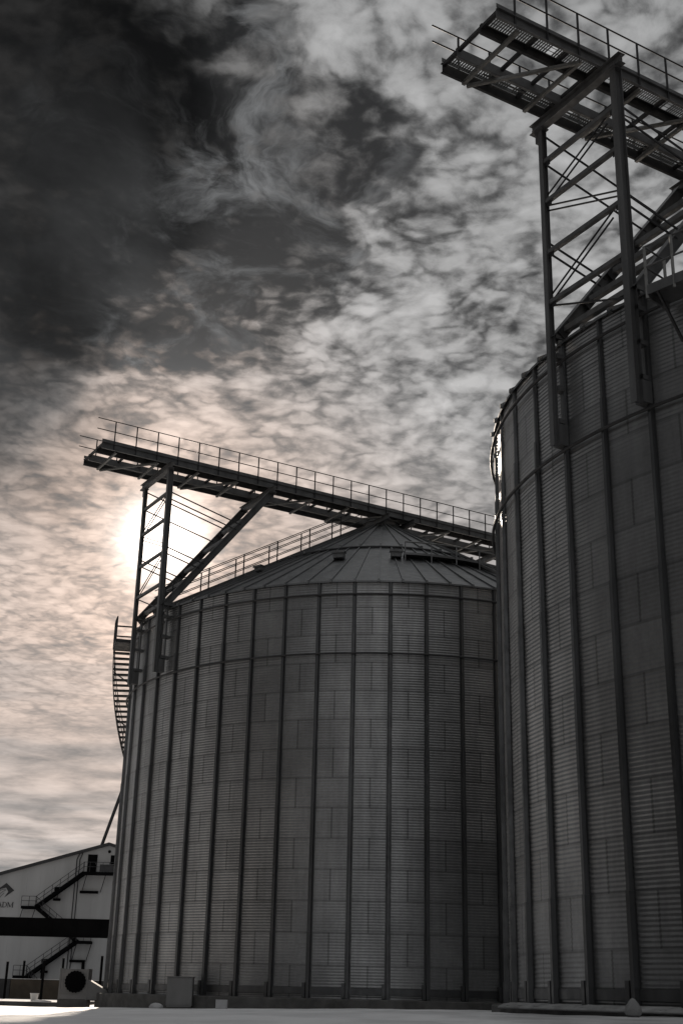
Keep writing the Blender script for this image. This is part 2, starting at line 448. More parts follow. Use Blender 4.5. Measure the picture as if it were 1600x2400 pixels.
# ------------------------------------------------------------------ spiral stair round the left flank of the middle bin
def make_side_stair():
    root = empty('spiral_stair', (C1.x, C1.y, 0), 0, 'open-tread steel stair winding round the left flank of the middle bin', 'spiral stair')
    a0 = math.radians(189.4); z0 = 15.15; ri, ro = R+.20, R+.92
    rise = .205; run = .225/(R+.55)
    pt = lambda r, a, z: (r*math.cos(a), r*math.sin(a), z)
    n = int(z0/rise)
    tr = MB(); so, si, hr, mr = [], [], [], []
    for k in range(1, n):
        a = a0 - k*run; z = z0 - k*rise
        p = pt(ri, a, z); q = pt(ro, a, z); tr.bar(p, q, .075, .24)
        so.append(pt(ro+.03, a, z-.02)); si.append(pt(ri-.03, a, z-.02)); hr.append(pt(ro+.03, a, z+1.02)); mr.append(pt(ro+.03, a, z+.55))
    tr.build('tread', M['dark'], root)
    for nm, L in (('stringer', so), ('stringer', si)):
        s = MB()
        for i in range(len(L)-1): s.bar(L[i], L[i+1], .22, .02)
        s.build(nm, M['dark'], root)
    rail = MB().path(hr, .02).path(mr, .016).build('handrail', M['dark'], root)
    for i in range(0, len(hr), 6): MB().bar(so[i], hr[i], .04, .04, up=(1,0,0)).build('rail_post', M['dark'], rail)
    pl = MB()
    for i in range(9):
        a = a0 + i*math.radians(.85); b = a + math.radians(.85)
        pl.add([pt(ri-.1,a,z0-.16), pt(ro+.05,a,z0-.16), pt(ro+.05,b,z0-.16), pt(ri-.1,b,z0-.16), pt(ri-.1,a,z0), pt(ro+.05,a,z0), pt(ro+.05,b,z0), pt(ri-.1,b,z0)],
               [(0,3,2,1),(4,5,6,7),(0,1,5,4),(1,2,6,5),(2,3,7,6),(3,0,4,7)])
    pl.build('landing', M['dark'], root)
    tops = [pt(ro+.05, a0 + i*math.radians(.95), z0+1.05) for i in range(9)]
    mids = [pt(ro+.05, a0 + i*math.radians(.95), z0+.56) for i in range(9)]
    r2 = MB().path(tops, .03).path(mids, .028).tube(pt(ri-.1, a0, z0+1.05), tops[0], .04).tube(pt(ri-.1, a0, z0+.56), mids[0], .036).build('handrail', M['dark'], root)
    for i in (0, 3, 6, 8): MB().bar(pt(ro+.05, a0 + i*math.radians(.95), z0-.1), tops[i], .05, .05, up=(1,0,0)).build('rail_post', M['dark'], r2)
    for k in range(4, n, 9):
        a = a0 - k*run; z = z0 - k*rise
        MB().bar(pt(R, a, z-.75), pt(ro, a, z-.12), .05, .05).build('bracket', M['dark'], root)
make_side_stair()

# service platform on the nearest bin at the right edge
def make_platform():
    root = empty('service_platform', (C2.x, C2.y, 0), 0, 'railed service platform at the eave of the nearest bin, right of its tower', 'platform')
    a0, a1, k = math.radians(-138.4), math.radians(-124), 14; ri, ro, z0 = R+.18, R+1.0, 15.02
    pt = lambda r, a, z: (r*math.cos(a), r*math.sin(a), z)
    A = [a0 + (a1-a0)*i/k for i in range(k+1)]
    m = MB()
    for a, b in zip(A, A[1:]):
        m.add([pt(ri,a,z0-.05), pt(ro,a,z0-.05), pt(ro,b,z0-.05), pt(ri,b,z0-.05), pt(ri,a,z0), pt(ro,a,z0), pt(ro,b,z0), pt(ri,b,z0)], [(0,3,2,1),(4,5,6,7),(0,1,5,4),(2,3,7,6)])
    m.build('deck', M['steel'], root)
    m = MB()
    for a, b in zip(A, A[1:]):
        m.bar(pt(ro+.02,a,z0-.05), pt(ro+.02,b,z0-.05), .24, .02)
    m.bar(pt(ri,a0,z0-.14), pt(ro,a0,z0-.14), .2, .05)
    m.build('edge_beam', M['steel'], root)
    m = MB()
    for z in (1.08, .55): m.path([pt(ro, a, z0+z) for a in A], .024).tube(pt(ri+.05, a0, z0+z), pt(ro, a0, z0+z), .024)
    rail = m.build('handrail', M['steel'], root)
    for i in range(0, k+1, 3): MB().bar(pt(ro+.01, A[i], z0-.25), pt(ro+.01, A[i], z0+1.08), .06, .05, up=(1,0,0)).build('rail_post', M['steel_light'], rail)
    MB().bar(pt(ri+.05, a0, z0-.25), pt(ri+.05, a0, z0+1.08), .06, .05, up=(1,0,0)).build('rail_post', M['steel_light'], rail)
    for i in (1, 7, 13): MB().bar(pt(R+.05, A[i], z0-1.05), pt(ro-.05, A[i], z0-.12), .07, .05).build('bracket', M['dark'], root)
make_platform()

# ------------------------------------------------------------------ ground
def gz(x, y):
    z = -.084 + .0179*max(-25, min(20, x)) - .0055*y
    z = max(z, -.60); z = min(z, .25)
    d = math.hypot(x, y); z -= .75*math.exp(-(d/7.5)**2)
    if y > 0:
        z += .018*math.sin(x*.55 + 1.3)*math.sin(y*.31) + .010*math.sin(x*1.7 + y*.8) + .006*math.sin(x*3.1 - y*1.9)
    return z
def make_ground():
    def grid(lo, hi, dense0, dense1, step):
        L = []; v = dense0
        while v <= dense1: L.append(v); v += step
        s = step; v = dense1
        while v < hi: s *= 1.35; v += s; L.append(min(v, hi))
        s = step; v = dense0; K = []
        while v > lo: s *= 1.35; v -= s; K.append(max(v, lo))
        return K[::-1] + L
    X = grid(-4000, 4000, -26, 24, .35); Y = grid(-4000, 4000, -4, 72, .45)
    vs = [(x, y, gz(x, y)) for y in Y for x in X]; w = len(X)
    fs = [(j*w+i, j*w+i+1, (j+1)*w+i+1, (j+1)*w+i) for j in range(len(Y)-1) for i in range(w-1)]
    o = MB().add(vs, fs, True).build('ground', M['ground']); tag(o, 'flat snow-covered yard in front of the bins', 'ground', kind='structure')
gm = bpy.data.materials.new('packed_snow'); gm.use_nodes = True; t = NT(gm.node_tree); b = gm.node_tree.nodes['Principled BSDF']
co = t.new('ShaderNodeTexCoord').outputs['Object']
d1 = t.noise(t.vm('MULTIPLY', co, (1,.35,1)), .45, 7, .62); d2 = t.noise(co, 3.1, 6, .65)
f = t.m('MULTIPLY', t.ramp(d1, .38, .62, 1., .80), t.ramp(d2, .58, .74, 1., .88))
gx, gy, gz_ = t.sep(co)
f = t.m('MULTIPLY', f, t.ramp(t.m('ADD', t.m('ADD', gx, t.m('MULTIPLY', gy, -.10)), t.m('MULTIPLY', t.m('SUBTRACT', d1, .5), 9.)), -1.5, 5., 1., .32))  # dimmer light towards the right painted into the snow colour
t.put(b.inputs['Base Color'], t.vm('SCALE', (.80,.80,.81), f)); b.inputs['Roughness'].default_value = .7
bn = t.new('ShaderNodeBump'); bn.inputs['Strength'].default_value = .6; bn.inputs['Distance'].default_value = .06
t.put(bn.inputs['Height'], t.m('ADD', t.noise(co, 1.6, 8, .6), t.m('MULTIPLY', t.noise(co, 9, 5, .6), .25))); t.put(b.inputs['Normal'], bn.outputs[0])
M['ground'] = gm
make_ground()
# added unseen dark road cutting snow bounce onto the nearest bin
am = bpy.data.materials.new('absorber_asphalt'); am.use_nodes = True; t = NT(am.node_tree); b = am.node_tree.nodes['Principled BSDF']
co = t.new('ShaderNodeTexCoord').outputs['Object']
f = t.ramp(t.m('ADD', t.noise(co, .35, 7, .6), t.m('MULTIPLY', t.noise(co, 6, 4, .6), .2)), .66, .76)
t.put(b.inputs['Base Color'], t.mix(f, (.045,.045,.047,1), (.5,.5,.5,1))); b.inputs['Roughness'].default_value = .9
vs = []; nj = 44
for j in range(nj+1):
    y = -38 + 78*j/nj
    for i in range(25):
        xe = -5.5 - max(0, y)*.262
        x = xe - 58*(i/24)**1.5; vs.append((x, y, gz(x, y) + .03))
o = MB().add(vs, [(j*25+i+1, j*25+i, (j+1)*25+i, (j+1)*25+i+1) for j in range(nj) for i in range(24)], True).build('absorber_road', am); tag(o, 'added unseen dark road left of the snowy yard', 'absorber_road', kind='structure')

# concrete apron left of the middle bin
o = MB().box(-34, -11.45, 57.6, 72, -.95, -.44).build('concrete_slab', M['concrete']); tag(o, 'concrete apron slab left of the middle bin', 'slab', kind='structure')
def blob(name, x, y, z, sx, sy, sz, m, seed=0, parent=None, n=14):
    rn = random.Random(seed); mb = MB(); vs = []; k = 8
    ph = [rn.uniform(0, 6.3) for _ in range(4)]
    for j in range(k+1):
        el = PI*j/k
        for i in range(n):
            a = 2*PI*i/n; w = 1 + .16*math.sin(2*a+ph[0]+el) + .10*math.sin(3*a+ph[1]-2*el) + .06*math.sin(5*a+ph[2]+3*el)
            vs.append((x + sx*w*math.sin(el)*math.cos(a), y + sy*w*math.sin(el)*math.sin(a), z + sz*math.cos(el)*(1+.1*math.sin(3*a+ph[3]))))
    mb.add(vs, [(j*n+i, j*n+(i+1) % n, (j+1)*n+(i+1) % n, (j+1)*n+i) for j in range(k) for i in range(n)], True)
    return mb.build(name, m, parent)
o = MB().box(-34, -11.5, 57.64, 71.9, -.436, -.425).build('apron_snow', M['snow_cap']); tag(o, 'thin snow lying on the concrete apron', 'snow', kind='structure')

# ------------------------------------------------------------------ aeration fan and its duct into the bin
def make_fan():
    root = empty('aeration_fan', (-10.72, 56.9, -.30), 0, 'pale boxy aeration fan with round black intake beside the middle bin', 'fan')
    f = MB().box(-.56, .56, -.35, .45, .02, 1.20)
    for x in (-.57, .57): f.box(x-.03, x+.03, -.38, .47, 0, 1.22)
    f.box(-.56, .56, -.375, -.352, .02, .20); f.box(-.56,.56,-.372,-.352,.26,.30); f.box(-.46,-.43,-.372,-.352,.34,1.16)
    f.build('housing', M['fan'], root)
    m = MB(); N = 40; ring = []
    for i in range(N):
        a = 2*PI*i/N; r = .445 if i % 2 else .410
        ring.append((.07 + r*math.cos(a), r*math.sin(a) + .70))
    vs = [(x, -.43, z) for x, z in ring] + [(x, -.34, z) for x, z in ring]
    m.add(vs, [(i, (i+1) % N, N+(i+1) % N, N+i) for i in range(N)] + [tuple(range(N))])
    inn = m.build('intake', M['black'], root)
    m = MB()
    for r in (.12,.22,.32): m.path([(.07+r*math.cos(2*PI*i/28), -.445, .70+r*math.sin(2*PI*i/28)) for i in range(28)], .006, 5, True)
    m.build('intake_guard', M['black'], inn)
    d = MB()
    a = [(.60, -.36, .02), (.60, -.36, .80), (.60, .34, .80), (.60, .34, .02)]
    c = [(1.42, -.26, .0), (1.42, -.26, .36), (1.42, .44, .36), (1.42, .44, .0)]
    d.add(a + c, [(0,1,2,3),(7,6,5,4),(0,4,5,1),(1,5,6,2),(2,6,7,3),(3,7,4,0)])
    d.build('duct', M['fan'], root)
    MB().box(-.62,.62,-.36,.46,-.55,0).build('plinth', M['concrete'], root)
    return root
make_fan()

# grey cabinet in front of the middle bin, with stones and snow lumps near it
cb = empty('steel_cabinet', (-5.52, 49.7, -.42), 0, 'plain grey square cabinet standing against the middle bin footing', 'cabinet')
m = MB().box(-.47,.47,-.02,.50,.05,1.03); m.box(-.44,.44,.0,.46,0,.05); m.build('body', M['cabinet'], cb)
m = MB().box(-.45,.45,-.045,-.022,.08,1.0); m.box(-.40,.40,-.052,-.046,.12,.96); m.build('door', M['cabinet'], cb)
MB().box(-.50,.50,-.06,.52,1.032,1.06).build('lid', M['cabinet'], cb)
o = MB().box(-4.02,-3.62,47.9,48.25,-.5,-.12).build('concrete_block', M['old_snow']); tag(o, 'snow-covered block lying right of the grey cabinet', 'block')
o = blob('snow_lump', -6.25, 49.0, -.43, .24, .2, .14, M['old_snow'], 3); tag(o, 'low snow lump left of the grey cabinet foot', 'snow lump')
o = blob('snow_lump', -9.35, 56.2, -.42, .16, .2, .18, M['old_snow'], 5); tag(o, 'rounded snow lump under the fan duct', 'snow lump')
o = blob('snow_lump', -14.75, 58.1, -.42, .32, .25, .07, M['old_snow'], 6); tag(o, 'flat snow lump on the apron edge left of the bucket', 'snow lump')
o = blob('snow_lump', -12.35, 58.3, -.42, .42, .3, .07, M['old_snow'], 8); tag(o, 'flat snow lump on the apron edge right of the bucket', 'snow lump')

# bucket
bk = empty('bucket', (-12.9, 59.3, -.42), 0, 'small white bucket standing on the snowy apron', 'bucket')
MB().lathe([(.0,.012),(.13,.012),(.135,.0),(.185,.30),(.20,.30),(.20,.33),(.185,.33),(.175,.31),(.12,.03),(0,.03)], 28).build('body', M['plastic'], bk)
MB().path([(.19*math.cos(a), .02, .30 - .16*math.sin(a)) for a in [PI*i/12 for i in range(13)]], .006, 6).build('handle', M['dark'], bk)

# snow-topped bollard and dark box at the right foot
bo = empty('bollard', (5.36, 24.0, -.60), 0, 'stubby bollard heaped with snow in front of the nearest bin', 'bollard')
MB().lathe([(.105,0),(.105,.52),(.115,.52),(.115,.56),(0,.57)], 24).build('post', M['cabinet'], bo)
s_ = MB().lathe([(.13,.50),(.155,.55),(.14,.63),(.095,.70),(.045,.765),(0,.79)], 18).build('snow_cap', M['shaded_snow'], bo)
bx = empty('switch_box', (7.14, 27.2, -.45), 0, 'dark metal box at the foot of the nearest bin, right edge', 'box')
m = MB().box(-.32,.34,-.22,.24,.18,.78); m.box(-.28,-.22,-.18,.2,0,.18); m.box(.24,.30,-.18,.2,0,.18); m.build('body', M['black'], bx)
m = MB().box(-.29,.31,-.245,-.222,.21,.75); m.build('door', M['dark'], bx)
MB().box(-.36,.38,-.27,.28,.782,.81).build('lid', M['dark'], bx)
# snow lying on the footing of the nearest bin
def footing_snow():
    m = MB(); A = [math.radians(-176 + i*.6) for i in range(120)]; rn = random.Random(4)
    pr = lambda i: [(R+.10, .05), (R+.2, .035 + .02*math.sin(i*1.33)), (R+.36, .012 + .012*math.sin(i*.81+1)), (R+.50 + .03*math.sin(i*.9), -.035), (R+.53 + .03*math.sin(i*.9), -.07), (R+.455, -.085)]
    vs = []; k = 6
    for i, a in enumerate(A):
        for r, z in pr(i): vs.append((C2.x + r*math.cos(a), C2.y + r*math.sin(a), z))
    m.add(vs, [(i*k+j, i*k+j+1, (i+1)*k+j+1, (i+1)*k+j) for i in range(len(A)-1) for j in range(k-1)], True)
    o = m.build('footing_snow', M['shaded_snow']); tag(o, 'strip of snow lying on the footing ledge of the nearest bin', 'snow')
footing_snow()

# dark shed added out of view to keep light off the nearest bin
sh = empty('blocker_shed', (-22.5, 12, -.6), 0, 'unseen dark shed added left of the yard to block light from the nearest bin', 'shed')
m = MB(); hx, hy, he, hp = 9., 25.5, 13.5, 16.
a = [(-hx,-hy,0),(hx,-hy,0),(hx,-hy,he),(0,-hy,hp),(-hx,-hy,he)]
m.add(a + [(x, hy, z) for x, y, z in a], [(0,1,2,3,4),(9,8,7,6,5),(1,6,7,2),(0,4,9,5)])
for i in range(50): m.box(hx, hx+.03, -hy+.4+i, -hy+.5+i, 0, he-.1)
m.build('wall', M['dark'], sh)
m = MB()
for sg in (-1, 1):
    a, c = Vector((0,-hy-.4,hp+.12)), Vector((sg*(hx+.5),-hy-.4,he-.05)); dy, dz = Vector((0,2*hy+.8,0)), Vector((0,0,.2))
    m.add([a, c, c+dy, a+dy, a-dz, c-dz, c+dy-dz, a+dy-dz], [(0,1,2,3),(7,6,5,4),(0,4,5,1),(2,6,7,3),(1,5,6,2)])
m.build('roof', M['dark'], sh)
for y in (-16., 0., 16.):
    d = MB().box(hx+.035, hx+.10, y-3, y+3, 0, 5.5)
    for k in range(5): d.box(hx+.10, hx+.12, y-2.9, y+2.9, .6+k*1.05, .68+k*1.05)
    d.build('door', M['steel'], sh)

# ------------------------------------------------------------------ barrier, posts, gallery, warehouse
br = empty('barrier_wall', (-22, 70.5, -.6), 0, 'low dark brown barrier wall topped with snow in front of the warehouse', 'barrier wall')
xs = [-12, -5.2, -1.6, 3.9, 5.35, 8.0, 10.9, 14.0]
for i in range(len(xs)-1):
    m = MB().box(xs[i]+.015, xs[i+1]-.015, 0, .6, 0, 1.13 + .01*(i % 2)); m.build('panel', M['wallblock' if i % 2 == 0 else 'wallblock2'], br)
m = MB()
for i in range(len(xs)-1):
    if i != 3: m.box(xs[i]+.05, xs[i+1]-.08, .04, .56, 1.142, 1.165)
m.build('snow_strip', M['snow_cap'], br)
for (x, y, z, lab) in ((-16.30, 68, 1.31, 'slim dark post in front of the barrier wall, leftmost'), (-14.46, 68, 1.43, 'dark post in front of the barrier wall, between bucket and stair foot'),
                       (-11.56, 68, 1.68, 'dark post close beside the middle bin, right of the fan'), (-16.83, 74, 1.48, 'dark post behind the barrier wall at the stair foot'),
                       (-14.69, 74, 1.66, 'dark post behind the barrier wall, rising above the fan')):
    p = empty('steel_post', (x, y, -.6), 0, lab, 'post', 'dark steel posts by the barrier wall')
    MB().tube((0,0,0), (0,0,z+.6), .065, 14).build('shaft', M['black'], p)
    MB().lathe([(.16,0),(.16,.03),(.09,.03),(.09,.05)], 16).build('base_plate', M['dark'], p)
    MB().lathe([(.072,z+.6),(.072,z+.63),(0,z+.64)], 16).build('cap', M['dark'], p)

ga = empty('conveyor_gallery', (-24, 85, -.6), 0, 'black enclosed conveyor bridge crossing in front of the white warehouse', 'conveyor')
m = MB().box(-14, 13.2, 0, 1.5, 3.83, 4.88); m.build('casing', M['black'], ga)
m = MB()
for i in range(18): m.box(-14 + i*1.55, -13.94 + i*1.55, -.02, 0, 3.84, 4.87)
m.box(-14, 13.2, -.035, -.002, 3.78, 3.83); m.box(-14, 13.2, -.035, 1.52, 4.88, 4.92)
m.build('seam', M['black'], ga)
for x in (-13, 12.2): 
    m = MB()
    for y in (.1, 1.4): m.bar((x,y,0),(x,y,3.82),.2,.2,up=(1,0,0))
    m.bar((x,.1,1),(x,1.4,3.4),.08,.08); m.build('leg', M['dark'], ga)

YW = 150.; GZ = -.6
wh = empty('warehouse', (-25.78, YW, GZ), 0, 'big white gabled warehouse with dark roof edge at the left', 'warehouse')
PK = 15.86 - GZ; SL = .295; HWID = 34.; ZE = PK - SL*HWID
front = [(-HWID,0,0),(HWID,0,0),(HWID,0,ZE),(0,0,PK),(-HWID,0,ZE)]
m = MB().add(front + [(x, 70, z) for x, y, z in front], [(0,1,2,3,4), (9,8,7,6,5), (1,6,7,2), (0,4,9,5)])
for i in range(-22, 23):
    x = i*1.5; zt = PK - SL*abs(x) - .05
    m.box(x-.02, x+.02, -.018, 0, 0, zt)
m.build('wall', M['white_wall'], wh)
m = MB()
for sg in (-1, 1):
    a = Vector((0,-.35,PK+.10)); c = Vector((sg*(HWID+.6),-.35,PK+.10-SL*(HWID+.6)))
    m.add([a, c, c+Vector((0,70.7,0)), a+Vector((0,70.7,0)), a-Vector((0,0,.34)), c-Vector((0,0,.34)), c+Vector((0,70.7,-.34)), a+Vector((0,70.7,-.34))], [(0,1,2,3),(7,6,5,4),(0,4,5,1),(2,6,7,3),(1,5,6,2)])
m.build('roof', M['dark'], wh)
dr = MB().box(-2.30,-1.22,-.09,-.02,13.20,15.18).build('door', M['black'], wh)
MB().box(-1.36,-1.30,-.16,-.09,14.1,14.25).build('handle', M['steel'], dr)
MB().box(.30,.72,-.07,-.02,14.15,15.15).build('window', M['black'], wh)
MB().lathe([(.0,.05),(.17,.05),(.17,-.02)], 20).build('vent', M['black'], wh)
v = [c for c in kids(wh) if c.name.startswith('vent')][0]; v.rotation_euler = (PI/2,0,0); v.location = (.10,-.02,15.55)
# company mark: dark diamond with a pale leaf, three serif letters under it
def sign():
    s = empty('sign', (-11.30, -.03, 10.85), 0); s.parent = wh
    y = -.012
    m = MB()
    # diamond (cut lower left by the leaf)
    m.add([(-1.25,y,.0),(.0,y,.98),(.98,y,.18),(-.10,y,-.62),(.30,y,.02),(.02,y,.46),(-.52,y,.34),(-1.0,y,-.04)], [(0,7,6,1),(1,6,5),(1,5,2),(2,5,4),(2,4,3)])
    m.build('emblem', M['logo'], s)
    m = MB()
    # leaf veins
    def curve(pts, w):
        for a, c in zip(pts, pts[1:]): m.bar((a[0],y-.004,a[1]),(c[0],y-.004,c[1]), w, .01, up=(0,0,1))
    curve([(-1.0,-.2),(-.72,.10),(-.35,.27),(.0,.30)], .05); curve([(-.85,-.45),(-.55,-.15),(-.2,.10),(.05,.2)], .045); curve([(-.62,-.62),(-.4,-.4),(-.15,-.1)], .045)
    m.build('leaf', M['logo'], s)
    L = MB(); z0, h = -1.66, .54
    def st(x0, za, x1, zb, w): L.bar((x0,y,z0+za*h),(x1,y,z0+zb*h), w, .012, up=(0,0,1) if abs(x1-x0) > abs(zb-za)*h else (1,0,0))
    def serif(x, z, w=.24): L.box(x-w/2, x+w/2, y-.006, y+.006, z0+z*h-.018, z0+z*h+.018)
    # A
    ax = -.80; st(ax,0,ax+.25,1,.04); st(ax+.25,1,ax+.50,0,.09); st(ax+.11,.36,ax+.39,.36,.04); serif(ax,0,.18); serif(ax+.50,0,.18)
    # D
    dx = -.13; st(dx,0,dx,1,.09); serif(dx-.02,0,.20); serif(dx-.02,1,.20)
    pts = [(dx + .06 + .34*math.sin(a)**.9, .5 + .5*math.cos(a)) for a in [PI*i/10 for i in range(11)]]
    for i, (a, c) in enumerate(zip(pts, pts[1:])): L.bar((a[0],y,z0+a[1]*h),(c[0],y,z0+c[1]*h), .09 if 2 < i < 7 else .05, .012, up=(0,0,1) if i in (0,1,8,9) else (1,0,0))
    # M
    mx = .42; st(mx,0,mx,1,.04); st(mx,1,mx+.27,.08,.09); st(mx+.27,.08,mx+.54,1,.04); st(mx+.54,0,mx+.54,1,.09); serif(mx,0,.16); serif(mx+.54,0,.18); serif(mx-.03,1,.14); serif(mx+.57,1,.16)
    L.build('lettering', M['logo'], s)
sign()

# outside staircase on the warehouse front
def make_fire_stair():
    root = empty('fire_stair', (-25.78, YW, GZ), 0, 'black zigzag outside staircase climbing the white warehouse front', 'staircase')
    g = -GZ
    y0, y1 = -1.25, -.15
    def flight(xa, za, xb, zb):
        st = MB()
        for y in (y0, y1): st.bar((xa,y,za-.08),(xb,y,zb-.08),.36,.05)
        n = int(abs(zb-za)/.19)
        for i in range(1, n):
            f = i/n; st.box(xa+(xb-xa)*f-.13, xa+(xb-xa)*f+.13, y0, y1, za+(zb-za)*f-.02, za+(zb-za)*f+.02)
        st.build('flight', M['black'], root)
        h = MB()
        for d in (1.05, .55): h.tube((xa,y0,za+d),(xb,y0,zb+d),.03,6)
        rail = h.build('handrail', M['dark'], root)
        k = 6
        for i in range(k+1):
            f = i/k; m = MB().bar((xa+(xb-xa)*f,y0,za+(zb-za)*f),(xa+(xb-xa)*f,y0,za+(zb-za)*f+1.05),.055,.055,up=(1,0,0))
            m.build('rail_post', M['dark'], rail)
    def landing(xa, xb, z, rail=True, t=.30):
        MB().box(xa, xb, y0-.05, y1+.1, z-t, z).build('landing', M['black'], root)
        if rail:
            h = MB()
            for d in (1.05, .55): h.tube((xa,y0,z+d),(xb,y0,z+d),.028,6); 
            r = h.build('handrail', M['dark'], root)
            n = max(2, int((xb-xa)/.7))
            for i in range(n+1): x = xa + (xb-xa)*i/n; MB().bar((x,y0,z),(x,y0,z+1.05),.05,.05,up=(1,0,0)).build('rail_post', M['dark'], r)
    landing(-2.5, 1.9, 13.18); MB().box(-.65, 1.2, y0-.03, y0+.02, 13.2, 14.0).build('guard_panel', M['dark'], root)
    flight(-2.4, 13.18, -7.5, 9.32); landing(-9.1, -7.4, 9.32)
    flight(-7.5, 9.30, -2.55, 5.74); landing(-2.6, -.95, 5.74)
    flight(-2.6, 5.72, -7.75, 1.98); landing(-9.2, -7.7, 1.98); flight(-7.7, 1.95, -5.9, .05)
    for xa, xb, zt, zb, bx0, bx1 in ((-2.15, .0, 12.9, 11.0, -2.85, -.8), (-9.0, -7.6, 9.05, 7.4, -9.5, -8.1), (-2.6, -.95, 5.45, 3.6, -3.3, -1.6)):
        m = MB(); m.bar((xa,-.7,zt),(xa-.5,-.2,zb),.05,.05); m.bar((xb,-.7,zt),(xb-.55,-.2,zb),.05,.05); m.box(bx0, bx1, -.35, -.05, zb-.12, zb+.16); m.build('support_frame', M['black'], root)
    for x, z in ((-5.25, 11.15), (-5.9, 3.45)):
        m = MB().box(x-.4,x+.4,-.8,-.1,z-.1,z+.32); m.bar((x+.1,-.4,z-.1),(x-.1,-.4,z-.95),.06,.06,up=(1,0,0)); m.box(x-.48,x+.28,-.55,-.1,z-1.15,z-.9); m.build('support_frame', M['black'], root)
    m = MB(); m.bar((-1.75,-.2,0),(-1.75,-.2,3.6),.3,.3,up=(1,0,0)); m.build('support_column', M['black'], root)
    m = MB(); m.bar((-6.1,-.7,0),(-6.1,-.7,3.1),.26,.26,up=(1,0,0)); m.build('support_column', M['black'], root)
make_fire_stair()
cr = empty('conduit', (-25.78, YW, GZ), 0, 'pair of thin vertical conduits running up the warehouse front behind the stair', 'conduit')
for dx in (0, .34): MB().tube((-3.55+dx,-.08,0),(-3.55+dx,-.08,14.6),.05,6).tube((-3.55+dx,-.08,14.6),(-3.25+dx*.9,-.08,15.3),.05,6).build('pipe', M['dark'], cr)
MB().box(-3.35,-2.95,-.18,-.02,15.25,15.5).build('junction_box', M['dark'], cr)

# elevator leg hidden behind the middle bin and the spout that drops from it to the warehouse ridge
el = empty('elevator_leg', (-15.5, 152, GZ), 0, 'tall bucket elevator leg behind the middle bin feeding the warehouse spout', 'elevator')
m = MB().box(-.9,-.2,-.5,.5,0,33); m.box(.3,1.0,-.5,.5,0,33); m.build('trunk', M['steel'], el)
m = MB().box(-1.2,1.3,-.8,.8,33,35); m.build('head', M['steel'], el)
sp = empty('grain_spout', (-26.9, 150.6, 15.2), 0, 'slanting grain spout rising from the warehouse ridge behind the middle bin', 'spout')
dv = Vector((11.2, 1.4, 33.6 - 15.2 + 1)); 
dv = Vector((4.95, .6, 17.6))
MB().tube((0,0,0), dv, .19, 14).tube(dv, (11.0,1.4,18.6), .19, 14).build('pipe', M['dark'], sp)
MB().tube((0,0,-.25), tuple(dv*.02), .30, 14).tube(tuple(dv*.5), tuple(dv*.506), .27, 14).build('flange', M['dark'], sp)

# ------------------------------------------------------------------ camera
RO, PT = math.radians(1.3591), math.radians(20.9084)
X = Vector((1,0,0)); F = Vector((0, math.cos(PT), math.sin(PT))); U = Vector((0, -math.sin(PT), math.cos(PT)))
rc = X*math.cos(RO) + U*math.sin(RO); uc = -X*math.sin(RO) + U*math.cos(RO)
cam = bpy.data.cameras.new('camera'); co_ = bpy.data.objects.new('camera', cam); COL.objects.link(co_)
mw = Matrix((rc, uc, -F)).transposed().to_4x4(); mw.translation = Vector((0,0,.1169)); co_.matrix_world = mw
cam.sensor_fit = 'VERTICAL'; cam.sensor_height = 36; cam.sensor_width = 24; cam.lens = 44.464; cam.clip_end = 9000; cam.clip_start = .1
sc.camera = co_

# ------------------------------------------------------------------ sun
SUN = Vector((-.1397, .9336, .3299)).normalized()
EL = math.asin(SUN.z); AZ = math.atan2(SUN.x, SUN.y)
sl = bpy.data.lights.new('sun', 'SUN'); so_ = bpy.data.objects.new('sun', sl); COL.objects.link(so_)
sl.energy = 4.0; sl.angle = math.radians(.5); sl.color = (1, .86, .72)
so_.rotation_euler = (-SUN).to_track_quat('-Z', 'Y').to_euler()

